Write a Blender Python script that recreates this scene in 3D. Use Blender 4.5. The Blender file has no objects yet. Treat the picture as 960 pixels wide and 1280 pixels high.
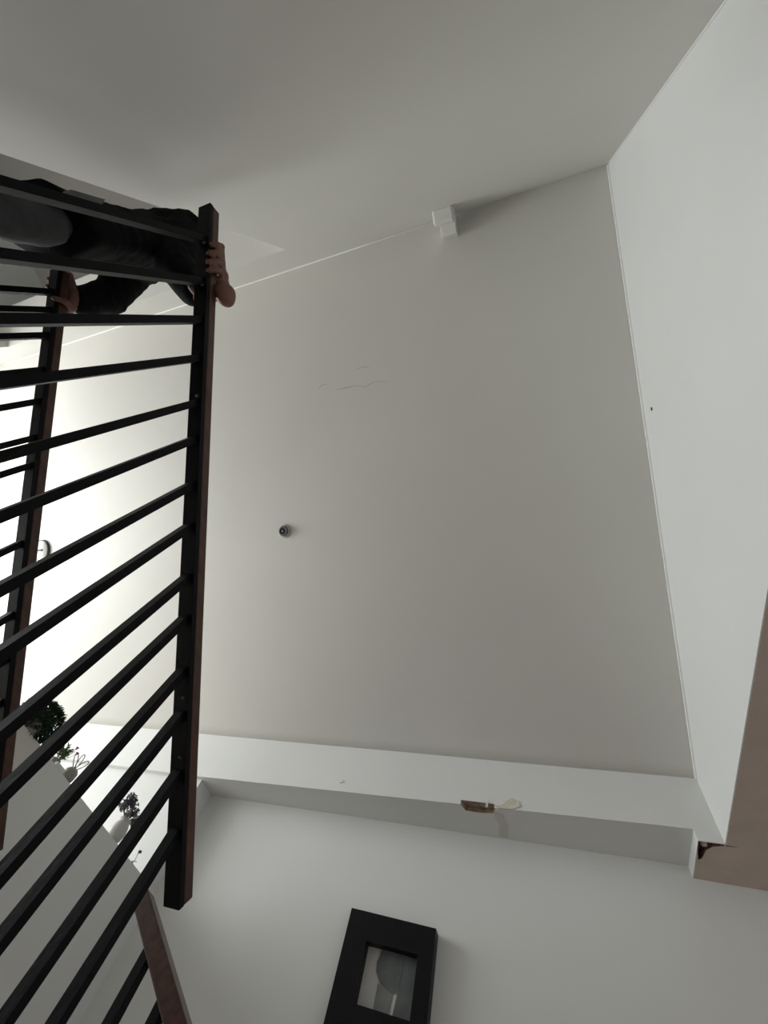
import bpy, bmesh, math, random
from mathutils import Vector, Matrix, Euler, noise

random.seed(7)
scene = bpy.context.scene
C = scene.collection

# ------------------------------------------------------------------ camera
U = 1.4                      # height of the lower slab above the lens, metres
cam_d = bpy.data.cameras.new('camera')
cam = bpy.data.objects.new('camera', cam_d)
C.objects.link(cam)
RX = (0.944765, -0.099483, -0.312286)     # world axes written in (right, down, forward)
RY = (0.217985, 0.902255, 0.372047)
RZ = (0.244749, -0.419570, 0.874105)
cam.matrix_world = Matrix(((RX[0], -RX[1], -RX[2], 0),
                           (RY[0], -RY[1], -RY[2], 0),
                           (RZ[0], -RZ[1], -RZ[2], 0),
                           (0, 0, 0, 1)))
cam_d.sensor_fit = 'VERTICAL'
cam_d.sensor_height = 36.0
cam_d.lens = 500.0 / 1280.0 * 36.0
cam_d.clip_start = 0.02
scene.camera = cam

# ------------------------------------------------------------------ world, daylight, exposure
world = bpy.data.worlds.new('world'); scene.world = world
world.use_nodes = True
bg = world.node_tree.nodes['Background']
bg.inputs[0].default_value = (0.95, 0.97, 1.0, 1)
bg.inputs[1].default_value = 0.55

def area(name, loc, target, sx, sy, power, col):
    d = bpy.data.lights.new(name, 'AREA'); d.shape = 'RECTANGLE'
    d.size = sx; d.size_y = sy; d.energy = power; d.color = col
    o = bpy.data.objects.new(name, d); C.objects.link(o)
    o.location = loc
    o.rotation_euler = (Vector(target) - Vector(loc)).to_track_quat('-Z', 'Y').to_euler()
    return o
# daylight entering by the tall stair window (window_1), set just outside its opening
area('window_left_offscreen', (-6.36, 0.45, 1.35), (0, 0.45, 1.35), 2.2, 2.3, 178, (0.95, 0.985, 1.0))

vs = scene.view_settings
vs.view_transform = 'Standard'; vs.look = 'None'; vs.gamma = 1.0
vs.use_curve_mapping = False
vs.exposure = 0.1

# ------------------------------------------------------------------ materials
def mat(name, col, rough=0.6, var=0.05, scale=6.0, bump=0.0, bscale=60.0, col2=None, metal=0.0, spec=0.4, stretch=(1, 1, 1), trans=0.0):
    m = bpy.data.materials.new(name); m.use_nodes = True
    nt = m.node_tree; b = nt.nodes['Principled BSDF']
    b.inputs['Roughness'].default_value = rough
    b.inputs['Metallic'].default_value = metal
    b.inputs['Specular IOR Level'].default_value = spec
    tc = nt.nodes.new('ShaderNodeTexCoord'); mp = nt.nodes.new('ShaderNodeMapping')
    mp.inputs['Scale'].default_value = stretch
    nt.links.new(tc.outputs['Object'], mp.inputs['Vector'])
    n = nt.nodes.new('ShaderNodeTexNoise'); n.inputs['Scale'].default_value = scale
    n.inputs['Detail'].default_value = 6
    nt.links.new(mp.outputs['Vector'], n.inputs['Vector'])
    r = nt.nodes.new('ShaderNodeValToRGB')
    c2 = col2 if col2 else tuple(max(0, c * (1 - var)) for c in col)
    c1 = col if col2 else tuple(min(1, c * (1 + var)) for c in col)
    r.color_ramp.elements[0].color = (*c2, 1); r.color_ramp.elements[0].position = 0.3
    r.color_ramp.elements[1].color = (*c1, 1); r.color_ramp.elements[1].position = 0.7
    nt.links.new(n.outputs['Fac'], r.inputs['Fac'])
    nt.links.new(r.outputs['Color'], b.inputs['Base Color'])
    if bump > 0:
        n2 = nt.nodes.new('ShaderNodeTexNoise'); n2.inputs['Scale'].default_value = bscale
        n2.inputs['Detail'].default_value = 4
        nt.links.new(mp.outputs['Vector'], n2.inputs['Vector'])
        bp = nt.nodes.new('ShaderNodeBump'); bp.inputs['Strength'].default_value = bump
        bp.inputs['Distance'].default_value = 0.01
        nt.links.new(n2.outputs['Fac'], bp.inputs['Height'])
        nt.links.new(bp.outputs['Normal'], b.inputs['Normal'])
    return m

M = {}
M['paint'] = mat('white wall paint', (0.76, 0.765, 0.745), 0.62, 0.02, 1.6, 0.06, 14)
M['soffit'] = mat('off white ceiling paint', (0.70, 0.685, 0.645), 0.6, 0.025, 1.1, 0.08, 7)
M['slab'] = mat('bare pinkish plaster', (0.60, 0.50, 0.435), 0.85, 0.05, 9, 0.25, 60)
M['caulk'] = mat('white caulk bead', (0.86, 0.86, 0.83), 0.5, 0.03, 20)
M['cream'] = mat('cream painted board', (0.66, 0.64, 0.58), 0.6, 0.03, 3)
M['wood'] = mat('red brown varnished wood', (0.095, 0.037, 0.022), 0.4, 0.3, 9, 0.1, 40, col2=(0.045, 0.018, 0.011), stretch=(6, 1, 6))
M['steel'] = mat('black painted steel', (0.003, 0.0034, 0.0042), 0.5, 0.25, 30, 0.08, 90, spec=0.12)
M['scuff'] = mat('bare steel', (0.12, 0.12, 0.125), 0.4, 0.1, 40, metal=0.6)
M['tread'] = mat('terrazzo', (0.20, 0.18, 0.16), 0.5, 0.15, 40)
M['floor'] = mat('floor tile', (0.58, 0.52, 0.45), 0.4, 0.06, 5)
M['brick'] = mat('exposed brick and mortar', (0.42, 0.31, 0.23), 0.9, 0.3, 35, 0.6, 60, col2=(0.20, 0.14, 0.10))
M['hole'] = mat('crumbled red brick', (0.17, 0.09, 0.075), 0.95, 0.4, 60, 0.6, 80)
M['flake'] = mat('yellowed paint flake', (0.66, 0.62, 0.52), 0.7, 0.1, 60)
M['stain'] = mat('brown damp stain', (0.64, 0.62, 0.575), 0.8, 0.06, 12)
M['crack'] = mat('plaster crack', (0.27, 0.25, 0.21), 0.9, 0.1, 50)
M['frame'] = mat('black lacquered wood', (0.006, 0.006, 0.007), 0.45, 0.2, 20, spec=0.2)
M['print'] = mat('pale print paper', (0.62, 0.61, 0.59), 0.5, 0.03, 8)
M['printgrey'] = mat('grey print ink', (0.13, 0.14, 0.14), 0.5, 0.25, 14)
M['printgrey2'] = mat('mid grey print ink', (0.22, 0.225, 0.22), 0.5, 0.15, 14)
M['black_cloth'] = mat('black jersey cloth', (0.006, 0.007, 0.007), 0.9, 0.3, 30, 0.3, 120, spec=0.1)
M['grey_cloth'] = mat('charcoal trouser cloth', (0.055, 0.057, 0.06), 0.9, 0.2, 25, 0.3, 140)
M['patch'] = mat('grey pocket cloth', (0.13, 0.135, 0.14), 0.9, 0.15, 30, 0.3, 140)
M['skin'] = mat('brown skin', (0.175, 0.083, 0.058), 0.55, 0.12, 25, 0.1, 120)
M['nail'] = mat('finger nail', (0.42, 0.24, 0.19), 0.35, 0.05, 25)
M['hair'] = mat('black hair', (0.008, 0.007, 0.007), 0.5, 0.3, 60, 0.4, 150)
M['shoe'] = mat('dark shoe leather', (0.03, 0.025, 0.022), 0.5, 0.2, 20)
M['white_plastic'] = mat('white plastic', (0.78, 0.78, 0.76), 0.4, 0.02, 20)
M['dark_plastic'] = mat('dark grey plastic', (0.02, 0.02, 0.02), 0.5, 0.2, 40)
M['grey_plastic'] = mat('grey plastic', (0.13, 0.13, 0.125), 0.5, 0.15, 40)
M['mid_plastic'] = mat('pale grey plastic', (0.45, 0.45, 0.43), 0.5, 0.1, 40)
M['leaf'] = mat('dark green leaf', (0.022, 0.05, 0.022), 0.5, 0.4, 40)
M['leaf2'] = mat('fresh green leaf', (0.10, 0.17, 0.05), 0.5, 0.3, 40)
M['red'] = mat('dull red petal', (0.30, 0.045, 0.06), 0.5, 0.2, 40)
M['mauve'] = mat('greyish mauve petal', (0.13, 0.115, 0.14), 0.7, 0.3, 30)
M['mauve2'] = mat('pale grey bud', (0.30, 0.29, 0.27), 0.7, 0.2, 30)
M['ceramic'] = mat('pale grey ceramic', (0.52, 0.51, 0.48), 0.4, 0.06, 14)
M['pot'] = mat('grey woven pot', (0.30, 0.29, 0.26), 0.7, 0.15, 60, 0.4, 90)
M['wire'] = mat('dark wire', (0.05, 0.05, 0.045), 0.4, 0.2, 40)
M['soil'] = mat('potting soil', (0.05, 0.035, 0.025), 0.95, 0.3, 60)
M['glass'] = mat('window glass', (0.9, 0.95, 1.0), 0.05, 0.0, 2)
M['glass'].node_tree.nodes['Principled BSDF'].inputs['Transmission Weight'].default_value = 1.0
M['glass'].node_tree.nodes['Principled BSDF'].inputs['IOR'].default_value = 1.02

# ------------------------------------------------------------------ helpers
def link(name, bm_or_me, material, parent=None, smooth=False):
    if isinstance(bm_or_me, bmesh.types.BMesh):
        bmesh.ops.recalc_face_normals(bm_or_me, faces=bm_or_me.faces)
        me = bpy.data.meshes.new(name); bm_or_me.to_mesh(me); bm_or_me.free()
    else:
        me = bm_or_me; me.name = name
    if smooth:
        for p in me.polygons: p.use_smooth = True
    o = bpy.data.objects.new(name, me); C.objects.link(o)
    for mm in (material if isinstance(material, (list, tuple)) else [material]):
        me.materials.append(mm)
    if parent is not None: o.parent = parent
    return o

def struct(name, bm, m, label, smooth=False):
    o = link(name, bm, m, None, smooth); o['kind'] = 'structure'; o['label'] = label
    return o

def tag(o, label, cat, group=None):
    o['label'] = label; o['category'] = cat
    if group: o['group'] = group
    return o

def thing(name, label, cat, loc, group=None):
    o = bpy.data.objects.new(name, None); C.objects.link(o)
    o.empty_display_size = 0.1
    o.location = loc
    bpy.context.view_layer.update()
    return tag(o, label, cat, group)

def box(bm, lo, hi, bevel=0.0):
    v = [bm.verts.new((x, y, z)) for x in (lo[0], hi[0]) for y in (lo[1], hi[1]) for z in (lo[2], hi[2])]
    fs = [bm.faces.new([v[i] for i in q]) for q in ((0, 1, 3, 2), (4, 6, 7, 5), (0, 4, 5, 1), (2, 3, 7, 6), (0, 2, 6, 4), (1, 5, 7, 3))]
    if bevel > 0:
        es = list({e for f in fs for e in f.edges})
        bmesh.ops.bevel(bm, geom=es, offset=bevel, segments=2, affect='EDGES', profile=0.5)
    return bm

def hexa(bm, bottom, top):
    a = [bm.verts.new(p) for p in bottom]; b = [bm.verts.new(p) for p in top]
    n = len(a)
    bm.faces.new(a[::-1]); bm.faces.new(b)
    for i in range(n):
        bm.faces.new((a[i], a[(i + 1) % n], b[(i + 1) % n], b[i]))
    return bm

def prism(bm, poly, axis, lo, hi):
    # poly is a list of 2D points in the other two axes
    def p3(p, t):
        q = list(p); q.insert(axis, t); return tuple(q)
    return hexa(bm, [p3(p, lo) for p in poly], [p3(p, hi) for p in poly])

def bar(bm, a, b, w, h, up=(0, 0, 1), bevel=0.0):
    a = Vector(a); b = Vector(b); d = (b - a).normalized()
    s = d.cross(Vector(up)).normalized(); t = s.cross(d).normalized()
    q = [(-w / 2, -h / 2), (w / 2, -h / 2), (w / 2, h / 2), (-w / 2, h / 2)]
    nb = len(bm.edges)
    hexa(bm, [a + s * x + t * y for x, y in q], [b + s * x + t * y for x, y in q])
    if bevel > 0:
        bm.edges.ensure_lookup_table()
        bmesh.ops.bevel(bm, geom=bm.edges[nb:], offset=bevel, segments=2, affect='EDGES', profile=0.5)
    return bm

def tube(bm, pts, rads, seg=8, cap=True):
    pts = [Vector(p) for p in pts]
    if not isinstance(rads, (list, tuple)): rads = [rads] * len(pts)
    rings = []; ref = Vector((0.31, 0.47, 0.83))
    for i, p in enumerate(pts):
        d = (pts[min(i + 1, len(pts) - 1)] - pts[max(i - 1, 0)]).normalized()
        s = d.cross(ref)
        if s.length < 1e-3: s = d.cross(Vector((1, 0, 0)))
        s.normalize(); t = d.cross(s).normalized()
        rings.append([bm.verts.new(p + (s * math.cos(k * 2 * math.pi / seg) + t * math.sin(k * 2 * math.pi / seg)) * rads[i]) for k in range(seg)])
    for i in range(len(rings) - 1):
        for k in range(seg):
            bm.faces.new((rings[i][k], rings[i][(k + 1) % seg], rings[i + 1][(k + 1) % seg], rings[i + 1][k]))
    if cap:
        bm.faces.new(rings[0][::-1]); bm.faces.new(rings[-1])
    return bm

def lathe(bm, prof, seg=28, mtx=None):
    rings = []
    for r, z in prof:
        if r < 1e-6:
            rings.append([bm.verts.new((0, 0, z))])
        else:
            rings.append([bm.verts.new((r * math.cos(k * 2 * math.pi / seg), r * math.sin(k * 2 * math.pi / seg), z)) for k in range(seg)])
    new = [v for r in rings for v in r]
    for a, b in zip(rings, rings[1:]):
        for k in range(seg):
            k2 = (k + 1) % seg
            q = [a[k % len(a)], a[k2 % len(a)], b[k2 % len(b)], b[k % len(b)]]
            u = []
            for v in q:
                if v not in u: u.append(v)
            if len(u) > 2: bm.faces.new(u)
    if mtx is not None:
        for v in new: v.co = mtx @ v.co
    return bm

def blob(bm, c, r, sub=2, rot=None):
    c = Vector(c); r = Vector(r if hasattr(r, '__len__') else (r, r, r))
    g = bmesh.ops.create_icosphere(bm, subdivisions=sub, radius=1.0)
    mt = Matrix.Translation(c) @ (rot.to_matrix().to_4x4() if rot else Matrix.Identity(4)) @ Matrix.Diagonal((*r, 1))
    for v in g['verts']: v.co = mt @ v.co
    return bm

def limb(bm, pts, rads, flat=(1, 1, 1)):
    # overlapping balls and tubes; fused later by a voxel remesh
    tube(bm, pts, rads, 14)
    for p, r in zip(pts, rads): blob(bm, p, (r * flat[0], r * flat[1], r * flat[2]), 2)
    return bm

def fused(name, bm, voxel, material, parent, smooth_it=4, wrinkle=None):
    bmesh.ops.recalc_face_normals(bm, faces=bm.faces)
    me = bpy.data.meshes.new(name); bm.to_mesh(me); bm.free()
    t = bpy.data.objects.new('tmp', me); C.objects.link(t)
    r = t.modifiers.new('r', 'REMESH'); r.mode = 'VOXEL'; r.voxel_size = voxel
    if smooth_it:
        s = t.modifiers.new('s', 'SMOOTH'); s.factor = 0.5; s.iterations = smooth_it
    dg = bpy.context.evaluated_depsgraph_get()
    out = bpy.data.meshes.new_from_object(t.evaluated_get(dg))
    bpy.data.objects.remove(t); bpy.data.meshes.remove(me)
    out.materials.clear()
    if wrinkle:
        amp, sc = wrinkle
        cs = []
        for v in out.vertices:
            p = v.co
            w = noise.noise(Vector((p.x * sc, p.y * sc, p.z * sc * 0.55)))
            w2 = 1 - abs(noise.noise(Vector((p.x * sc * 0.7 + 9, p.y * sc * 0.7, p.z * sc * 1.5 + p.x * sc)))) * 2
            cs.append(v.co + v.normal * amp * (0.6 * w + 0.7 * w2))
        for v, c in zip(out.vertices, cs): v.co = c
    return link(name, out, material, parent, True)

def carve(obj, cutter_bm, cut_mat):
    bmesh.ops.recalc_face_normals(cutter_bm, faces=cutter_bm.faces)
    me = bpy.data.meshes.new('cut'); cutter_bm.to_mesh(me); cutter_bm.free()
    me.materials.append(cut_mat)
    c = bpy.data.objects.new('cut', me); C.objects.link(c)
    obj.data.materials.append(cut_mat)
    idx = len(obj.data.materials) - 1
    for p in me.polygons: p.material_index = 0
    b = obj.modifiers.new('b', 'BOOLEAN'); b.operation = 'DIFFERENCE'; b.object = c; b.solver = 'EXACT'
    try: b.material_mode = 'TRANSFER'
    except Exception: pass
    dg = bpy.context.evaluated_depsgraph_get()
    out = bpy.data.meshes.new_from_object(obj.evaluated_get(dg))
    obj.modifiers.clear(); obj.data = out
    bpy.data.objects.remove(c)
    return obj

# ------------------------------------------------------------------ the setting
XR = 0.559 * U            # right wall face
YB = 1.78 * U             # front of the beam
YW = -0.536 * U           # upper wall, above the stair
SL = 0.569                # slope of the stair soffit
KS = (1.23 + SL * 1.764) * U
XL = -6.2                 # window wall
FZ = -1.3                 # lower floor
def soff(y): return KS - SL * y

bm = bmesh.new(); box(bm, (XL - 0.2, -4.2, FZ - 0.1), (5.0, 4.0, FZ))
struct('floor', bm, M['floor'], 'beige tiled floor of the lower storey')

# sloped underside of the upper stair flight
bm = bmesh.new()
y0, y1 = YW - 0.3, YB + 0.06
nx, ny = 60, 30
vs_ = {}
for i in range(nx + 1):
    for j in range(ny + 1):
        x = XL + (XR + 0.1 - XL) * i / nx; y = y0 + (y1 - y0) * j / ny
        w = 0.006 * noise.noise(Vector((x * 0.9, y * 0.9, 3.0)))
        vs_[i, j] = bm.verts.new((x, y, soff(y) + w))
for i in range(nx):
    for j in range(ny):
        bm.faces.new((vs_[i, j], vs_[i + 1, j], vs_[i + 1, j + 1], vs_[i, j + 1]))
g = bmesh.ops.extrude_face_region(bm, geom=list(bm.faces))
for v in g['geom']:
    if isinstance(v, bmesh.types.BMVert): v.co.z += 0.18
ceiling = struct('ceiling', bm, M['soffit'], 'smooth sloping off-white underside of the upper stair flight', True)

# upper wall with the opening to the landing
JX0, JX1, HZ, WT = -4.24, -1.312, 2.993, 0.28
bm = bmesh.new()
box(bm, (JX1, YW - WT, FZ), (XR + 0.1, YW, 4.2))
box(bm, (JX0, YW - WT, HZ), (JX1, YW, 4.2))
box(bm, (XL, YW - WT, FZ), (JX0, YW, 4.2))
bmesh.ops.remove_doubles(bm, verts=bm.verts, dist=1e-5)
wall_stair = struct('wall_stair', bm, M['soffit'], 'off-white plaster wall rising beside the stairwell with an opening to the landing')
bm = bmesh.new()
box(bm, (-4.6, -2.9, -0.2), (0.4, -2.75, 4.3)); struct('wall_landing', bm, M['paint'], 'pale wall at the far side of the upper landing')
bm = bmesh.new()
box(bm, (-4.75, -2.9, -0.2), (-4.6, -2.5, 4.0)); box(bm, (-4.75, -1.2, -0.2), (-4.6, YW - WT, 4.0))
box(bm, (-4.75, -2.5, -0.2), (-4.6, -1.2, 1.1)); box(bm, (-4.75, -2.5, 2.6), (-4.6, -1.2, 4.0))  # unseen opening added between these pieces so sky light brightens the landing wall
bmesh.ops.remove_doubles(bm, verts=bm.verts, dist=1e-5)
struct('wall_side', bm, M['paint'], 'pale side wall of the upper landing')
bm = bmesh.new(); box(bm, (-4.6, -2.9, 3.9), (0.4, YW - WT, 4.0)); struct('ceiling_landing', bm, M['soffit'], 'flat off-white ceiling over the upper landing')
bm = bmesh.new(); box(bm, (-4.6, -2.75, 0.2), (0.4, YW - WT, 0.34)); struct('floor_landing', bm, M['tread'], 'terrazzo floor of the upper landing')

# right wall and the lower slab
bm = bmesh.new(); box(bm, (XR, YW, U), (XR + 0.005, YB + 0.02, 4.2))
wall_right = struct('wall_right', bm, M['paint'], 'plain white wall above the edge of the lower ceiling slab')
bm = bmesh.new()
prism(bm, [(XR + 0.005, YW), (5.0, YW), (5.0, 2.95), (0.482 * U, 2.95), (0.482 * U, YB + 0.003), (XR + 0.005, YB + 0.003)], 2, U, U + 0.22)
slab = struct('ceiling_slab', bm, M['slab'], 'brownish bare plaster ceiling slab of the lower room')
bm = bmesh.new()
hexa(bm, [(0.481 * U, YB - 0.003, U - 0.001), (XR, YB - 0.003, U - 0.001), (XR, YB + 0.003, U - 0.001), (0.481 * U + 0.003, YB + 0.003, U - 0.001), (0.481 * U + 0.003, 2.83, U - 0.001), (0.481 * U - 0.003, 2.83, U - 0.001)],
     [(0.481 * U, YB - 0.003, U + 0.06), (XR, YB - 0.003, U + 0.06), (XR, YB + 0.003, U + 0.06), (0.481 * U + 0.003, YB + 0.003, U + 0.06), (0.481 * U + 0.003, 2.83, U + 0.06), (0.481 * U - 0.003, 2.83, U + 0.06)])
slab_skin = link('plaster_edge', bm, M['paint'], slab)
# broken corner of the slab
bm = bmesh.new()
hole = [(0.672, 2.50), (0.735, 2.497), (0.775, 2.507), (0.84, 2.512), (0.775, 2.517), (0.735, 2.535), (0.712, 2.57), (0.70, 2.64), (0.686, 2.66), (0.68, 2.60)]
hole = [(x, y - 0.008) for x, y in hole]
prism(bm, hole, 2, U - 0.05, U + 0.035)
carve(slab, bm, M['hole'])
bm = bmesh.new(); blob(bm, (0.705, 2.53, U + 0.012), (0.016, 0.02, 0.014), 1); link('plaster_crumb', bm, M['slab'], slab)

# beam
zl, zr = 0.992 * U, 1.037 * U
xl_, xr_ = XL, 0.482 * U
def zb(x): return zl + (zr - zl) * (x + 1.68 * U) / (2.16 * U)
zt = soff(YB) + 0.0
bm = bmesh.new()
xs = [XL, -1.70 * U, -0.6, 0.0, 0.482 * U]
prev = None; nseg = 40
def zbx(x): return zb(max(x, -1.70 * U))
for i in range(nseg):
    xa = -1.70 * U + (XR - 0.0 + 1.70 * U) * i / nseg
cols = []
XS = [XL, -4.5, -3.4] + [-1.70 * U + (XR + 1.70 * U) * i / 36 for i in range(37)]
for x in XS:
    z = min(zbx(x), zr)
    jit = 0.0025 * noise.noise(Vector((x * 9, 2, 0)))
    cols.append([bm.verts.new((x, YB, z + jit)), bm.verts.new((x, YB, zt + 0.03)), bm.verts.new((x, YB + 0.6, zt + 0.03)), bm.verts.new((x, YB + 0.6, z))])
for a, b in zip(cols, cols[1:]):
    for k in range(4):
        bm.faces.new((a[k], a[(k + 1) % 4], b[(k + 1) % 4], b[k]))
bm.faces.new(cols[0]); bm.faces.new(cols[-1][::-1])
beam = struct('beam', bm, M['paint'], 'white concrete edge beam with chipped plaster below the sloping soffit')
bm = bmesh.new()
fx = 1.12
chip = [(-0.478, -0.004), (-0.40, -0.012), (-0.30, -0.010), (-0.278, 0.004), (-0.29, 0.055), (-0.37, 0.068), (-0.455, 0.060)]
zc = zb(-0.4)
hexa(bm, [(x, YB + y, zc - 0.03) for x, y in chip], [(x * 0.98 - 0.006, YB + y * 0.9, zc + 0.022) for x, y in chip])
carve(beam, bm, M['brick'])
for nm, pts, zz in (('paint_flake', [(-0.285, 0.012), (-0.245, 0.020), (-0.19, 0.062), (-0.15, 0.052), (-0.145, 0.022), (-0.19, 0.004), (-0.25, 0.002)], zc),
                    ('paint_flake', [(-0.335, 0.0), (-0.32, 0.0), (-0.318, 0.03), (-0.326, 0.034)], zc),
                    ('paint_flake', [(-1.26, 0.050), (-1.245, 0.052), (-1.236, 0.058), (-1.246, 0.072), (-1.258, 0.068)], zb(-1.25)),):
    bm = bmesh.new(); hexa(bm, [(x, YB - 0.006 + 0.003 * (i % 2), zz + z) for i, (x, z) in enumerate(pts)], [(x, YB + 0.004, zz + z) for x, z in pts])
    link(nm, bm, M['flake'] if nm and zz == zc else M['caulk'], beam)
bm = bmesh.new()   # rust-brown run below the chip
prism(bm, [(-0.285, YB + 0.03), (-0.24, YB + 0.05), (-0.225, YB + 0.16), (-0.235, YB + 0.27), (-0.285, YB + 0.27), (-0.275, YB + 0.15), (-0.292, YB + 0.09)], 2, zc + 0.002, zc + 0.02)
# the bead of filler in the corner below the chip
for v in bm.verts: v.co.z = zb(v.co.x) - (0.0015 if v.co.z < zc + 0.01 else -0.01)
link('damp_stain', bm, M['stain'], beam)

# lower wall, left flush pier
def ylw(x): return (1.93 + 0.09 * (x / U + 1.72) / 2.42) * U
bm = bmesh.new()
prism(bm, [(-1.68 * U, ylw(-1.68 * U)), (0.7 * U, ylw(0.7 * U)), (5.0, ylw(0.7 * U)), (5.0, 3.1), (-1.68 * U, 3.1)], 2, FZ, zt)
struct('wall_back', bm, M['paint'], 'white plaster wall of the lower storey below the beam')
bm = bmesh.new(); box(bm, (XL, YB + 0.035, FZ), (-1.665 * U, 3.1, zl + 0.01))
struct('wall_pier', bm, M['paint'], 'white pier wall flush with the beam beside the half-height partition')

# window wall on the left
bm = bmesh.new()
wy0, wy1, wz0, wz1 = -0.7, 1.6, 0.15, 2.55
box(bm, (XL - 0.15, -1.1, FZ), (XL, wy0, 4.2)); box(bm, (XL - 0.15, wy1, FZ), (XL, 3.1, 4.2))
box(bm, (XL - 0.15, wy0, FZ), (XL, wy1, wz0)); box(bm, (XL - 0.15, wy0, wz1), (XL, wy1, 4.2))
bmesh.ops.remove_doubles(bm, verts=bm.verts, dist=1e-5)
struct('wall_window', bm, M['paint'], 'white wall around the tall stair window')
w1 = thing('window_1', 'tall white framed window lighting the stairs', 'window', (XL - 0.08, 0.7, wz0)); w1['kind'] = 'structure'
def child(name, bm, m, parent, smooth=False):
    # bmesh given in world coordinates
    o = link(name, bm, m, None, smooth)
    inv = parent.matrix_world.inverted()
    o.data.transform(inv); o.parent = parent
    return o
for yy in (wy0 + 0.03, 0.45, wy1 - 0.03):
    bm = bmesh.new(); box(bm, (XL - 0.11, yy - 0.03, wz0), (XL - 0.05, yy + 0.03, wz1)); child('window_frame', bm, M['white_plastic'], w1)
for zz in (wz0 + 0.03, wz1 - 0.03):
    bm = bmesh.new(); box(bm, (XL - 0.11, wy0 + 0.06, zz - 0.03), (XL - 0.05, wy1 - 0.06, zz + 0.03)); child('window_frame', bm, M['white_plastic'], w1)

# thin filler beads in the corners of the soffit
bm = bmesh.new(); pts = []
for i in range(60):
    x = -5.2 + (-0.36 + 5.2) * i / 59
    pts.append((x, YW + 0.004, soff(YW) - 0.004 + 0.002 * noise.noise(Vector((x * 3, 0, 0)))))
tube(bm, pts, [0.007 * (1 if x[0] < -0.9 else 0.45) for x in pts], 6)
struct('trim_1', bm, M['caulk'], 'thin white filler line where the soffit meets the stair wall')
bm = bmesh.new(); pts = []
for i in range(80):
    y = YW + 0.005 + (YB - YW - 0.01) * i / 79
    pts.append((XR - 0.003, y, soff(y) - 0.004 + 0.004 * noise.noise(Vector((y * 6, 5, 0)))))
tube(bm, pts, 0.007, 6)
struct('trim_2', bm, M['caulk'], 'thin white filler line where the soffit meets the right wall')
bm = bmesh.new(); tube(bm, [(XR - 0.002, YW + 0.003, U + 0.4 + i * 0.05) for i in range(35)], 0.004, 6)
struct('trim_3', bm, M['caulk'], 'thin white filler line in the corner of the stair wall and right wall')

# wall marks
bm = bmesh.new(); blob(bm, (XR, 0.577 * 1.12, 2.317 * 1.12), (0.004, 0.012, 0.016), 1); link('nail_hole', bm, M['dark_plastic'], wall_right)
def crack(pts, r):
    bm = bmesh.new()
    tube(bm, [(x, y, soff(y) + 0.006 * noise.noise(Vector((x * 0.9, y * 0.9, 3.0)))) for x, y in pts], [1.5 * q for q in r], 5)
    link('crack', bm, M['crack'], ceiling)
def S(px_, py_):
    c = Vector((px_ - 480, py_ - 640, 500))
    d = Vector((Vector(RX).dot(c), Vector(RY).dot(c), Vector(RZ).dot(c)))
    t = KS / (d.z + SL * d.y); return (d.x * t, d.y * t)
crack([S(421, 487), S(432, 485), S(444, 482)], [0.0005, 0.0016, 0.0008])
crack([S(397, 486), S(403, 481), S(409, 480)], [0.0004, 0.001, 0.0006])
crack([S(444, 482), S(456, 484), S(464, 479), S(470, 477), S(488, 477)], [0.0006, 0.0009, 0.0009, 0.0007, 0.0003])
crack([S(446, 461), S(455, 459), S(464, 458)], [0.0004, 0.0009, 0.0004])

# ------------------------------------------------------------------ plaster bracket at the soffit corner
br = thing('plaster_bracket', 'small stepped plaster block stuck in the corner of soffit and stair wall', 'bracket', (-0.27, YW, 3.28))
bm = bmesh.new(); box(bm, (-0.335, YW - 0.004, 3.265), (-0.20, YW + 0.085, 3.345), 0.012); child('cap_block', bm, M['soffit'], br)
bm = bmesh.new(); box(bm, (-0.30, YW - 0.004, 3.335), (-0.195, YW + 0.15, soff(YW + 0.15) + 0.03), 0.005); child('stub', bm, M['soffit'], br)

# ------------------------------------------------------------------ round fittings on the soffit
NS = Vector((0, -SL, -1)).normalized()
def on_soffit(px_, py_):
    x, y = S(px_, py_); return Vector((x, y, soff(y)))
def soff_mtx(p):
    return Matrix.Translation(p) @ NS.to_track_quat('Z', 'Y').to_matrix().to_4x4()
p = on_soffit(356, 664)
lh = thing('lamp_holder', 'small round grey lamp holder without a bulb on the sloping soffit', 'lamp holder', p)
mt = soff_mtx(p)
bm = bmesh.new(); lathe(bm, [(0, -0.004), (0.052, -0.004), (0.052, 0.008), (0.046, 0.014), (0.0, 0.014)], 32, mt); child('base_plate', bm, M['mid_plastic'], lh, True)
bm = bmesh.new(); lathe(bm, [(0.024, 0.010), (0.040, 0.012), (0.040, 0.024), (0.033, 0.029), (0.026, 0.026), (0.024, 0.016), (0.0, 0.016)], 32, mt); child('socket_ring', bm, M['grey_plastic'], lh, True)
bm = bmesh.new(); lathe(bm, [(0.0, 0.029), (0.009, 0.028), (0.014, 0.022), (0.014, 0.014)], 24, mt); child('contact', bm, M['scuff'], lh, True)
p = on_soffit(54, 688)
cf = thing('ceiling_fitting', 'round white fitting with a dark rim on the brightly lit soffit behind the railing', 'light fitting', p)
mt = soff_mtx(p)
bm = bmesh.new(); lathe(bm, [(0, -0.004), (0.096, -0.004), (0.098, 0.02), (0.09, 0.035), (0.0, 0.038)], 36, mt); child('cover', bm, M['white_plastic'], cf, True)
bm = bmesh.new(); lathe(bm, [(0.099, -0.003), (0.106, -0.003), (0.106, 0.022), (0.099, 0.022), (0.099, -0.003)], 36, mt); child('rim', bm, M['dark_plastic'], cf, True)
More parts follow.
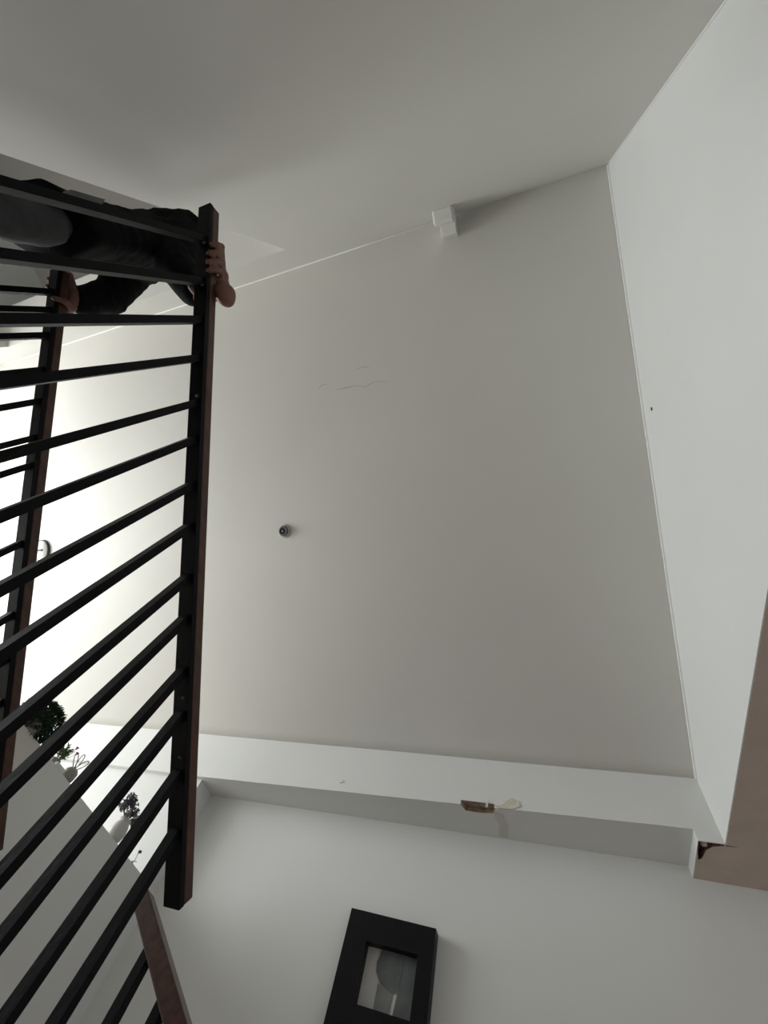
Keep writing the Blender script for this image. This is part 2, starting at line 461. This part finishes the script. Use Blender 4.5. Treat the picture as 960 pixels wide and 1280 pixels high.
bm = bmesh.new(); bar(bm, p + NS * 0.04 + Vector((-0.045, 0, 0)), p + NS * 0.04 + Vector((0.05, 0, 0)), 0.018, 0.012); child('clip_bar', bm, M['dark_plastic'], cf)

bm = bmesh.new()
pts = [on_soffit(x, y) + NS * 0.002 for x, y in ((-60, 745), (-20, 725), (0, 715), (18, 706), (45, 692))]
tube(bm, pts, 0.003, 6); child('cable', bm, M['grey_plastic'], cf, True)

# ------------------------------------------------------------------ stairs
def stair(name, label, treads):
    r = thing(name, label, 'stairs', treads[-1][0])
    for lo, hi in treads:
        bm = bmesh.new(); box(bm, lo, hi, 0.006); child('tread', bm, M['tread'], r)
    return r
tr = [((-1.44, YW + 0.002, 0.25), (-0.68, -0.47, 0.35))]
for k in range(5):
    z = 0.35 - 0.17 * (k + 1); tr.append(((-1.44, -0.5 + 0.25 * k, z - 0.1), (-0.68, -0.22 + 0.25 * k, z)))
tr.append(((-1.44, 0.72, -0.7), (-0.68, 1.75, -0.6)))
stair('stair_flight', 'upper terrazzo stair flight between the two black railings', tr)
tr = []
for k in range(4):
    z = -0.6 - 0.17 * (k + 1); tr.append(((-0.71 + 0.25 * k, 1.125, z - 0.1), (-0.43 + 0.25 * k, 1.75, z)))
stair('stair_flight', 'lower terrazzo stair flight turning away under the white back wall', tr)

RS = -0.68
def railing(label, x, ys, lo=(-0.465, 1.25), hiy=0.955, floorz=0.9, scuffs=()):
    r = thing('stair_railing', label, 'railing', (x, 0.25, lo[1] + RS * (0.25 - lo[0]) - floorz), 'railings of the stairs')
    def rz(y): return lo[1] + RS * (y - lo[0])
    n = Vector((0, -RS, 1)).normalized()
    a = Vector((x, lo[0], rz(lo[0]))); b = Vector((x, hiy, rz(hiy)))
    bm = bmesh.new(); bar(bm, a + n * 0.006, b + n * 0.006, 0.042, 0.024, n, 0.003); child('handrail', bm, M['wood'], r)
    bm = bmesh.new(); bar(bm, a - n * 0.0125, b - n * 0.0125, 0.042, 0.013, n, 0.001); st = child('rail_strip', bm, M['steel'], r)
    for y in ys:
        bm = bmesh.new(); z1 = rz(y) - 0.018
        box(bm, (x - 0.0115, y - 0.0085, z1 - 0.875), (x + 0.0115, y + 0.0085, z1)); child('baluster', bm, M['steel'], r)
    for y in scuffs:
        q = Vector((x + 0.006, y, rz(y))) - n * 0.019
        bm = bmesh.new(); blob(bm, q, (0.006, 0.006, 0.003), 1); s = link('screw_head', bm, M['scuff'], None)
        s.data.transform(st.matrix_world.inverted() if False else r.matrix_world.inverted()); s.parent = st
    return r
railing('black railing with red-brown handrail gripped by the person nearest the open stairwell', -0.75,
        [-0.381, -0.27, -0.173, -0.08, 0.024, 0.106, 0.204, 0.289, 0.39, 0.467, 0.563, 0.639, 0.737, 0.831], scuffs=(-0.36, -0.25, 0.02, 0.30, 0.62, 0.72))
railing('black railing with red-brown handrail behind, beside the half-height partition', -1.37,
        [-0.40, -0.345, -0.27, -0.17, -0.082, 0.017, 0.09, 0.19, 0.285, 0.37, 0.451, 0.548, 0.64, 0.74, 0.83])
# lower railing, running across
r3 = thing('stair_railing', 'short lower black railing with dark brown handrail turning off below the others', 'railing', (-0.5, 1.1, -1.0), 'railings of the stairs')
def rz3(x): return 0.315 - 0.626 * (x + 0.962)
n3 = Vector((0.626, 0, 1)).normalized()
a = Vector((-0.965, 1.1, rz3(-0.965))); b = Vector((0.2, 1.1, rz3(0.2)))
bm = bmesh.new(); bar(bm, a, b, 0.040, 0.036, n3, 0.003); child('handrail', bm, M['wood'], r3)
for k in range(11):
    x = -0.868 + 0.095 * k; z1 = rz3(x) - 0.010
    bm = bmesh.new(); box(bm, (x - 0.011, 1.089, -0.599 if x < -0.66 else max(z1 - 0.9, FZ)), (x + 0.011, 1.111, z1)); child('baluster', bm, M['steel'], r3)

# ------------------------------------------------------------------ half-height partition with things on its ledge
PX, PZ = -2.31, 0.818
pt = thing('partition', 'white half-height partition in shade beyond the railings, plants on its ledge', 'partition', (PX - 0.08, 1.9, FZ))
bm = bmesh.new(); box(bm, (PX - 0.02, 1.45, FZ), (PX, ylw(PX) - 0.001, PZ)); box(bm, (PX - 0.16, 1.45, FZ), (PX - 0.02, YB + 0.034, PZ)); child('panel', bm, M['paint'], pt)
bm = bmesh.new(); box(bm, (PX - 0.16, 0.9, FZ), (PX, 1.45, PZ)); o = child('panel', bm, M['cream'], pt); o['label'] = 'cream end panel'
bm = bmesh.new(); box(bm, (PX - 0.07, 1.53, PZ), (PX + 0.002, 1.60, PZ + 0.018), 0.003); child('ledge_cap', bm, M['white_plastic'], pt)

PC = PX - 0.06
def leaf(bm, base, d, length, width, up=Vector((0, 0, 1)), fold=0.25):
    d = Vector(d).normalized(); s = d.cross(up)
    if s.length < 1e-3: s = Vector((1, 0, 0))
    s.normalize(); n = s.cross(d)
    base = Vector(base)
    mid = base + d * length * 0.5 - n * 0.0
    v = [bm.verts.new(base), bm.verts.new(mid + s * width / 2 + n * width * fold), bm.verts.new(base + d * length - n * length * 0.15), bm.verts.new(mid - s * width / 2 + n * width * fold), bm.verts.new(mid)]
    bm.faces.new((v[0], v[1], v[4])); bm.faces.new((v[1], v[2], v[4])); bm.faces.new((v[2], v[3], v[4])); bm.faces.new((v[3], v[0], v[4]))

# dense bush
bx, by = PC + 0.015, 1.30
bush = thing('potted_bush', 'dense dark green bushy plant in a low pot on the partition ledge', 'plant', (bx, by, PZ))
bm = bmesh.new(); lathe(bm, [(0, 0), (0.05, 0), (0.062, 0.05), (0.056, 0.05), (0.05, 0.04), (0, 0.04)], 24, Matrix.Translation((bx, by, PZ))); child('pot', bm, M['pot'], bush, True)
bm = bmesh.new(); blob(bm, (bx, by, PZ + 0.042), (0.05, 0.05, 0.008), 2); child('soil', bm, M['soil'], bush)
bm = bmesh.new()
for k in range(6):
    a = k * 1.05; tube(bm, [(bx, by, PZ + 0.04), (bx + 0.03 * math.cos(a), by + 0.04 * math.sin(a), PZ + 0.10), (bx + 0.05 * math.cos(a), by + 0.09 * math.sin(a), PZ + 0.13)], [0.004, 0.003, 0.002], 5)
child('stems', bm, M['leaf'], bush)
bm = bmesh.new()
for k in range(1700):
    u_ = random.uniform(-1, 1); th = random.uniform(0, 2 * math.pi); rr = random.uniform(0.55, 1.0) ** 0.5
    s = math.sqrt(1 - u_ * u_)
    n = Vector((s * math.cos(th), s * math.sin(th), u_))
    q = Vector((bx + 0.075 * n.x * rr, by + 0.01 + 0.118 * n.y * rr, PZ + 0.075 + 0.078 * n.z * rr))
    if q.z < PZ + 0.004 and q.x < PX + 0.006: continue
    leaf(bm, q, n + Vector((random.uniform(-.7, .7), random.uniform(-.7, .7), random.uniform(-.7, .7))), random.uniform(0.018, 0.03), random.uniform(0.009, 0.014))
blob(bm, (bx, by + 0.01, PZ + 0.075), (0.045, 0.09, 0.055), 2)
o = child('foliage', bm, M['leaf'], bush); o['kind'] = 'stuff'

# sprig with red flowers
sx, sy = PC + 0.02, 1.54
sp = thing('flower_sprig', 'short leafy sprig with red flowers beside the dense bush', 'plant', (sx, sy, PZ))
bm = bmesh.new(); lathe(bm, [(0, 0), (0.02, 0), (0.026, 0.03), (0.022, 0.03), (0.0, 0.025)], 18, Matrix.Translation((sx, sy, PZ))); child('pot', bm, M['pot'], sp, True)
tips = []
for k in range(7):
    a = k * 0.9 + 0.3; d = Vector((0.5 * math.cos(a), 0.8 * math.sin(a), 1.3)).normalized()
    tip = Vector((sx, sy, PZ + 0.025)) + d * random.uniform(0.05, 0.09); tips.append((tip, d))
bm = bmesh.new()
for tip, d in tips: tube(bm, [(sx, sy, PZ + 0.02), (Vector((sx, sy, PZ + 0.025)) + tip) / 2, tip], [0.0025, 0.002, 0.0015], 5)
child('stems', bm, M['leaf2'], sp)
bm = bmesh.new()
for tip, d in tips:
    for t in range(7):
      for _ in range(2):
        q = Vector((sx, sy, PZ + 0.025)).lerp(tip, 0.3 + 0.1 * t)
        leaf(bm, q, d + Vector((random.uniform(-1, 1), random.uniform(-1, 1), random.uniform(-.4, .6))), random.uniform(0.025, 0.04), random.uniform(0.008, 0.013))
o = child('foliage', bm, M['leaf2'], sp); o['kind'] = 'stuff'
for q in ((sx + 0.01, sy + 0.035, PZ + 0.115), (sx + 0.015, sy + 0.055, PZ + 0.10), (sx - 0.02, sy - 0.03, PZ + 0.11)):
    bm = bmesh.new()
    for k in range(9):
        a = k * 2.4; leaf(bm, q, (math.cos(a), math.sin(a), 0.5 + 0.1 * k), 0.013, 0.011)
    blob(bm, q, 0.006, 1); child('blossom', bm, M['red'], sp)
bm = bmesh.new(); tube(bm, [(sx, sy, PZ + 0.02), (sx + 0.008, sy + 0.03, PZ + 0.07), (sx + 0.01, sy + 0.035, PZ + 0.112)], [0.002, 0.0016, 0.0012], 5)
tube(bm, [(sx, sy, PZ + 0.02), (sx + 0.01, sy + 0.04, PZ + 0.07), (sx + 0.015, sy + 0.055, PZ + 0.10)], [0.002, 0.0016, 0.0012], 5)
tube(bm, [(sx, sy, PZ + 0.02), (sx - 0.01, sy - 0.02, PZ + 0.07), (sx - 0.02, sy - 0.03, PZ + 0.11)], [0.002, 0.0016, 0.0012], 5)
child('flower_stems', bm, M['leaf2'], sp)

# small pot with wire leaf loops
gx, gy = PC + 0.03, 1.655
gp = thing('wire_pot', 'small grey pot topped with dark wire leaf loops on the ledge', 'ornament', (gx, gy, PZ))
bm = bmesh.new(); lathe(bm, [(0, 0), (0.032, 0), (0.036, 0.02), (0.034, 0.045), (0.022, 0.058), (0.018, 0.056), (0.0, 0.05)], 24, Matrix.Translation((gx, gy, PZ))); child('pot', bm, M['pot'], gp, True)
for k, a in enumerate((-0.75, -0.2, 0.45)):
    d = Vector((0.1 * k - 0.1, math.sin(a), math.cos(a))); sd = Vector((0, math.cos(a), -math.sin(a)))
    o0 = Vector((gx, gy, PZ + 0.054)); L = 0.075
    pts = []
    for i in range(17):
        t = i / 16 * 2 * math.pi
        pts.append(o0 + d * L * (1 - math.cos(t)) / 2 + sd * 0.015 * math.sin(t) * (0.4 + 0.6 * (1 - math.cos(t)) / 2))
    bm = bmesh.new(); tube(bm, pts, 0.0022, 6); child('wire_loop', bm, M['wire'], gp, True)

# vase with mauve flowers
vx, vy = PC + 0.01, 2.19
vz = thing('flower_vase', 'pale grey vase of mauve flower heads near the end of the ledge', 'vase', (vx, vy, PZ))
bm = bmesh.new(); lathe(bm, [(0, 0), (0.034, 0), (0.045, 0.02), (0.05, 0.05), (0.043, 0.08), (0.032, 0.1), (0.037, 0.112), (0.032, 0.11), (0.027, 0.1), (0.0, 0.09)], 30, Matrix.Translation((vx, vy, PZ))); child('vase_body', bm, M['ceramic'], vz, True)
heads = [(-0.01, -0.05, 0.20, 0.03), (-0.02, -0.055, 0.155, 0.030), (0.0, -0.025, 0.18, 0.034), (0.0, 0.02, 0.165, 0.026), (0.02, -0.075, 0.125, 0.020), (0.01, 0.045, 0.145, 0.022), (0.0, -0.01, 0.135, 0.026), (0.02, 0.0, 0.15, 0.02), (0.02, 0.03, 0.12, 0.022)]
heads = [(dx, dy * 1.25, dz, r) for dx, dy, dz, r in heads]
for i, (dx, dy, dz, r) in enumerate(heads):
    bm = bmesh.new()
    c = Vector((vx + dx, vy + dy, PZ + dz))
    for k in range(46):
        u_ = random.uniform(-1, 1); th = random.uniform(0, 2 * math.pi); s = math.sqrt(1 - u_ * u_)
        n = Vector((s * math.cos(th), s * math.sin(th), u_))
        leaf(bm, c + n * r * 0.55, n + Vector((random.uniform(-.5, .5), random.uniform(-.5, .5), random.uniform(-.5, .5))), r * 0.6, r * 0.5)
    blob(bm, c, r * 0.62, 1)
    child('flower_head', bm, M['mauve'] if i not in (5, 6) else M['mauve2'], vz)
bm = bmesh.new()
for dx, dy, dz, r in heads:
    tube(bm, [(vx, vy, PZ + 0.09), (vx + dx * .4, vy + dy * .4, PZ + 0.12), (vx + dx, vy + dy, PZ + dz)], 0.0022, 5)
tube(bm, [(vx, vy, PZ + 0.1), (vx + 0.02, vy + 0.06, PZ + 0.18), (vx + 0.02, vy + 0.085, PZ + 0.215)], 0.0018, 5)
child('stems', bm, M['leaf'], vz)
bm = bmesh.new(); blob(bm, (vx + 0.02, vy + 0.092, PZ + 0.222), (0.006, 0.010, 0.007), 1); child('bud', bm, M['mauve'], vz)

# thin stem with one small dark flower
tx, ty = PC + 0.01, 2.435
ts = thing('single_flower', 'thin curved stem with one small dark flower at the end of the ledge', 'flower', (tx, ty, PZ))
bm = bmesh.new(); lathe(bm, [(0, 0), (0.016, 0), (0.017, 0.012), (0.012, 0.016), (0, 0.016)], 16, Matrix.Translation((tx, ty, PZ))); child('stand', bm, M['white_plastic'], ts, True)
bm = bmesh.new(); tube(bm, [(tx, ty, PZ + 0.01), (tx, ty + 0.008, PZ + 0.03), (tx, ty + 0.002, PZ + 0.055), (tx, ty - 0.004, PZ + 0.07)], 0.0018, 5); child('stem', bm, M['wire'], ts, True)
bm = bmesh.new(); leaf(bm, (tx, ty + 0.006, PZ + 0.03), (0.2, -0.5, -0.4), 0.04, 0.012); leaf(bm, (tx, ty + 0.006, PZ + 0.03), (0.1, 0.5, 0.1), 0.02, 0.01); child('leaves', bm, M['wire'], ts)
bm = bmesh.new()
for k in range(12):
    a = k * 2.4; leaf(bm, (tx, ty + 0.004, PZ + 0.075), (math.cos(a), math.sin(a), -0.6 + 0.12 * k), 0.014, 0.012)
blob(bm, (tx, ty + 0.004, PZ + 0.075), 0.008, 1); child('blossom', bm, M['wire'], ts)

# ------------------------------------------------------------------ framed picture on the back wall
FX0, FX1, FZ1, FH, FD = -1.047, -0.590, 0.945, 0.435, 0.07
yf = ylw(-0.8) - 0.002
ang = math.atan2(ylw(FX1) - ylw(FX0), FX1 - FX0)
fr = thing('picture_frame', 'black shadow-box picture frame with a grey figure print on the white wall', 'picture', ((FX0 + FX1) / 2, ylw((FX0 + FX1) / 2), FZ1 - FH))
B = 0.115
outer = [(FX0, FZ1 - FH), (FX1, FZ1 - FH), (FX1, FZ1), (FX0, FZ1)]
inner = [(FX0 + B, FZ1 - FH + B), (FX1 - 0.075, FZ1 - FH + B), (FX1 - 0.075, FZ1 - 0.108), (FX0 + B, FZ1 - 0.108)]
def yq(x, off): return ylw(x) - off
for i in range(4):
    j = (i + 1) % 4
    q = [outer[i], outer[j], inner[j], inner[i]]
    bm = bmesh.new()
    hexa(bm, [(x, yq(x, FD), z) for x, z in q], [(x, yq(x, 0.002), z) for x, z in q])
    child('frame_rail', bm, M['frame'], fr)
bm = bmesh.new(); q = [(FX0 + 0.05, FZ1 - FH + 0.05), (FX1 - 0.05, FZ1 - FH + 0.05), (FX1 - 0.05, FZ1 - 0.05), (FX0 + 0.05, FZ1 - 0.05)]
hexa(bm, [(x, yq(x, 0.012), z) for x, z in inner], [(x, yq(x, 0.006), z) for x, z in inner]); pr = child('print', bm, M['print'], fr)
ix0, ix1, iz1, iz0 = FX0 + B, FX1 - 0.075, FZ1 - 0.108, FZ1 - FH + B
W_, H_ = ix1 - ix0, iz1 - iz0
def flat(name, pts, m, off):
    bm = bmesh.new()
    pp = [(ix0 + u_ * W_, iz0 + v_ * H_) for u_, v_ in pts]
    hexa(bm, [(x, yq(x, off), z) for x, z in pp], [(x, yq(x, off - 0.001), z) for x, z in pp])
    o = link(name, bm, m, None); o.data.transform(fr.matrix_world.inverted()); o.parent = pr
flat('figure_print', [(0.30, 0.0), (0.58, 0.0), (0.60, 0.45), (0.30, 0.45)], M['printgrey2'], 0.016)
flat('figure_print', [(0.27, 1.0), (0.25, 0.86), (0.22, 0.78), (0.24, 0.62), (0.34, 0.46), (0.58, 0.36), (0.66, 0.40), (0.70, 0.62), (0.72, 1.0)], M['printgrey'], 0.018)
flat('figure_print', [(0.64, 0.0), (1.0, 0.0), (1.0, 1.0), (0.72, 1.0), (0.70, 0.62), (0.68, 0.38)], M['printgrey'], 0.017)

# ------------------------------------------------------------------ the person on the stairs
pe = thing('person', 'person in black top and dark grey trousers holding both handrails at the stair top', 'person', (-1.12, -0.58, 0.35))
def rail_z(y): return 1.25 + RS * (y + 0.465)
PEL, CH, NK, HD = Vector((-1.14, -0.51, 1.08)), Vector((-1.18, -0.525, 1.42)), Vector((-1.225, -0.545, 1.60)), Vector((-1.29, -0.555, 1.745))
SN, SF = Vector((-1.045, -0.53, 1.53)), Vector((-1.335, -0.515, 1.57))
EN, EF = Vector((-0.985, -0.385, 1.33)), Vector((-1.385, -0.40, 1.42))
WN = Vector((-0.872, -0.272, 1.235)); WF = Vector((-1.378, -0.375, 1.27))
bm = bmesh.new()
blob(bm, HD, (0.075, 0.092, 0.112), 3)
blob(bm, HD + Vector((0.004, 0.045, -0.05)), (0.052, 0.05, 0.055), 2)
blob(bm, HD + Vector((0.004, 0.095, -0.012)), (0.014, 0.02, 0.022), 2)      # nose
for s in (-1, 1): blob(bm, HD + Vector((0.076 * s, 0, -0.008)), (0.012, 0.018, 0.03), 2)
blob(bm, HD + Vector((0.004, 0.088, -0.052)), (0.022, 0.010, 0.008), 2)      # lips
limb(bm, [NK - Vector((0, 0, 0.06)), HD - Vector((-0.01, 0, 0.06))], [0.056, 0.05])
limb(bm, [PEL, PEL.lerp(CH, .5), CH, NK - Vector((0, 0, 0.05))], [0.06, 0.06, 0.07, 0.06])
limb(bm, [SN, EN, WN], [0.04, 0.034, 0.026]); limb(bm, [SF, EF, WF], [0.04, 0.034, 0.026])
limb(bm, [CH + Vector((0, 0, .08)), SN], [0.06, 0.045]); limb(bm, [CH + Vector((0, 0, .08)), SF], [0.06, 0.045])
for s, kx, ky in ((1, -1.06, -0.475), (-1, -1.22, -0.545)):
    limb(bm, [(kx, ky, 1.0), (kx, ky, 0.70), (kx, -0.60, 0.44)], [0.045, 0.042, 0.035])
    limb(bm, [(kx, -0.62, 0.395), (kx, -0.50, 0.375)], [0.035, 0.025])
# near hand: palm laid over the rail, fingers down its outer side
def hand(wr, side, y0, thumb=True):
    x0 = -0.75 if side > 0 else -1.37
    zt_ = lambda y: rail_z(y) + 0.034
    palm = Vector((x0 + 0.004 * side, y0, zt_(y0) + 0.022))
    limb(bm, [wr, wr.lerp(palm, .55) + Vector((0, 0, 0.004)), palm], [0.027, 0.027, 0.026])
    for k in range(4):                                        # knuckle row runs along the rail
        yk = y0 + 0.004 - 0.023 * k
        L = (0.90, 1.0, 0.97, 0.8)[k]
        z = zt_(yk) - 0.008
        limb(bm, [palm, (x0 + 0.014 * side, yk, z + 0.016)], [0.020, 0.012])
        limb(bm, [(x0 + 0.014 * side, yk, z + 0.016), (x0 + 0.033 * side, yk - 0.004, z - 0.002), (x0 + 0.034 * side, yk - 0.006, z - 0.026 * L), (x0 + 0.022 * side, yk - 0.006, z - 0.046 * L)], [0.0105, 0.0098, 0.0092, 0.008])
    # heel of the hand bulges past the rail, thumb leaves it and closes along the rail
    yt = y0 + 0.055
    hl = Vector((x0 + 0.030 * side, yt, zt_(yt) + 0.018))
    limb(bm, [wr.lerp(palm, .6), hl, palm], [0.027, 0.029, 0.022])
    blob(bm, hl + Vector((0.002 * side, 0.004, -0.008)), (0.024, 0.034, 0.036), 2)
    limb(bm, [hl, (x0 - 0.03 * side, yt - 0.004, zt_(yt) + 0.005), (x0 - 0.036 * side, yt - 0.02, zt_(yt) - 0.02), (x0 - 0.028 * side, yt - 0.03, zt_(yt) - 0.044)], [0.018, 0.014, 0.012, 0.0095])
    return palm
pn = hand(WN, 1, -0.290)
pf = hand(WF, -1, -0.400)
body = fused('body', bm, 0.0048, M['skin'], None, 3); body.data.transform(pe.matrix_world.inverted()); body.parent = pe
# face details
def pchild(name, bm, m, smooth=True):
    o = child(name, bm, m, pe, smooth); return o
for s in (-1, 1):
    bm = bmesh.new(); blob(bm, HD + Vector((0.03 * s + 0.004, 0.083, 0.008)), (0.013, 0.008, 0.008), 2); pchild('eye', bm, M['white_plastic'])
# top: torso and sleeves
bm = bmesh.new()
def oval(c, rx, ry, rz_, a): blob(bm, c, (rx, ry, rz_), 3, Euler((0, 0, a)))
for t in range(9):
    f = t / 8
    c = Vector((-1.14, -0.513, 1.13)).lerp(CH + Vector((0, 0, 0.06)), f)
    oval(c, 0.155 + 0.025 * f, 0.078 + 0.016 * f, 0.07, math.radians(23 - 11 * f))
limb(bm, [CH + Vector((0, 0, .06)), NK - Vector((0, 0, .03))], [0.11, 0.068])
for sh, el, wr in ((SN, EN, WN), (SF, EF, WF)):
    limb(bm, [CH + Vector((0, 0, .07)), sh], [0.11, 0.078])
    limb(bm, [sh, sh.lerp(el, .5), el, el.lerp(wr, .55), el.lerp(wr, .86)], [0.076, 0.068, 0.062, 0.053, 0.046])
top = fused('top', bm, 0.008, M['black_cloth'], None, 5, (0.007, 16.0)); top.data.transform(pe.matrix_world.inverted()); top.parent = pe
# loose hem of the top
bm = bmesh.new()
hem = []
for j in range(5):
    row = []
    for i in range(48):
        a = i / 48 * 2 * math.pi; f = j / 4
        rx = 0.150 + 0.022 * f + 0.006 * f * math.sin(7 * a); ry = 0.078 + 0.014 * f + 0.006 * f * math.sin(5 * a + 1)
        q = Matrix.Rotation(math.radians(23), 3, 'Z') @ Vector((rx * math.cos(a), ry * math.sin(a), 0))
        row.append(bm.verts.new((-1.14 + q.x, -0.512 + q.y, 1.17 - 0.13 * f + 0.015 * f * math.sin(3 * a + 1))))
    hem.append(row)
for a, b in zip(hem, hem[1:]):
    for i in range(48): bm.faces.new((a[i], a[(i + 1) % 48], b[(i + 1) % 48], b[i]))
bm.faces.new(hem[0]); bm.faces.new(hem[-1][::-1])
pchild('hem', bm, M['black_cloth'])
# trousers
bm = bmesh.new()
blob(bm, (-1.14, -0.511, 0.985), (0.138, 0.060, 0.10), 3, Euler((0, 0, math.radians(23))))
for s, kx, ky in ((1, -1.06, -0.478), (-1, -1.22, -0.548)):
    limb(bm, [(kx, ky, 0.98), (kx, ky, 0.72), (kx, -0.595, 0.45)], [0.058, 0.058, 0.056])
tro = fused('trousers', bm, 0.009, M['grey_cloth'], None, 5, (0.006, 12.0)); tro.data.transform(pe.matrix_world.inverted()); tro.parent = pe
bm = bmesh.new()
k_ = 0.97 / 0.985
q = [(-0.531 * k_, 1.032 * k_), (-0.532 * k_, 1.132 * k_), (-0.488 * k_, 1.078 * k_), (-0.489 * k_, 0.971 * k_)]
hexa(bm, [(-0.965, y, z) for y, z in q], [(-0.99, y - 0.004, z) for y, z in q]); pchild('back_patch', bm, M['patch'], False)
# hair and shoes
bm = bmesh.new(); blob(bm, HD + Vector((0, -0.018, 0.022)), (0.084, 0.095, 0.105), 3); blob(bm, HD + Vector((0, -0.05, -0.03)), (0.078, 0.055, 0.09), 3)
hr = fused('hair', bm, 0.007, M['hair'], None, 2, (0.004, 30)); hr.data.transform(pe.matrix_world.inverted()); hr.parent = pe
for kx in (-1.06, -1.22):
    bm = bmesh.new(); limb(bm, [(kx, -0.64, 0.392), (kx, -0.56, 0.395), (kx, -0.46, 0.382)], [0.04, 0.042, 0.031]); box(bm, (kx - 0.04, -0.685, 0.351), (kx + 0.04, -0.43, 0.366))
    sh = fused('shoe', bm, 0.006, M['shoe'], None, 2); sh.data.transform(pe.matrix_world.inverted()); sh.parent = pe
bpy.context.view_layer.update()
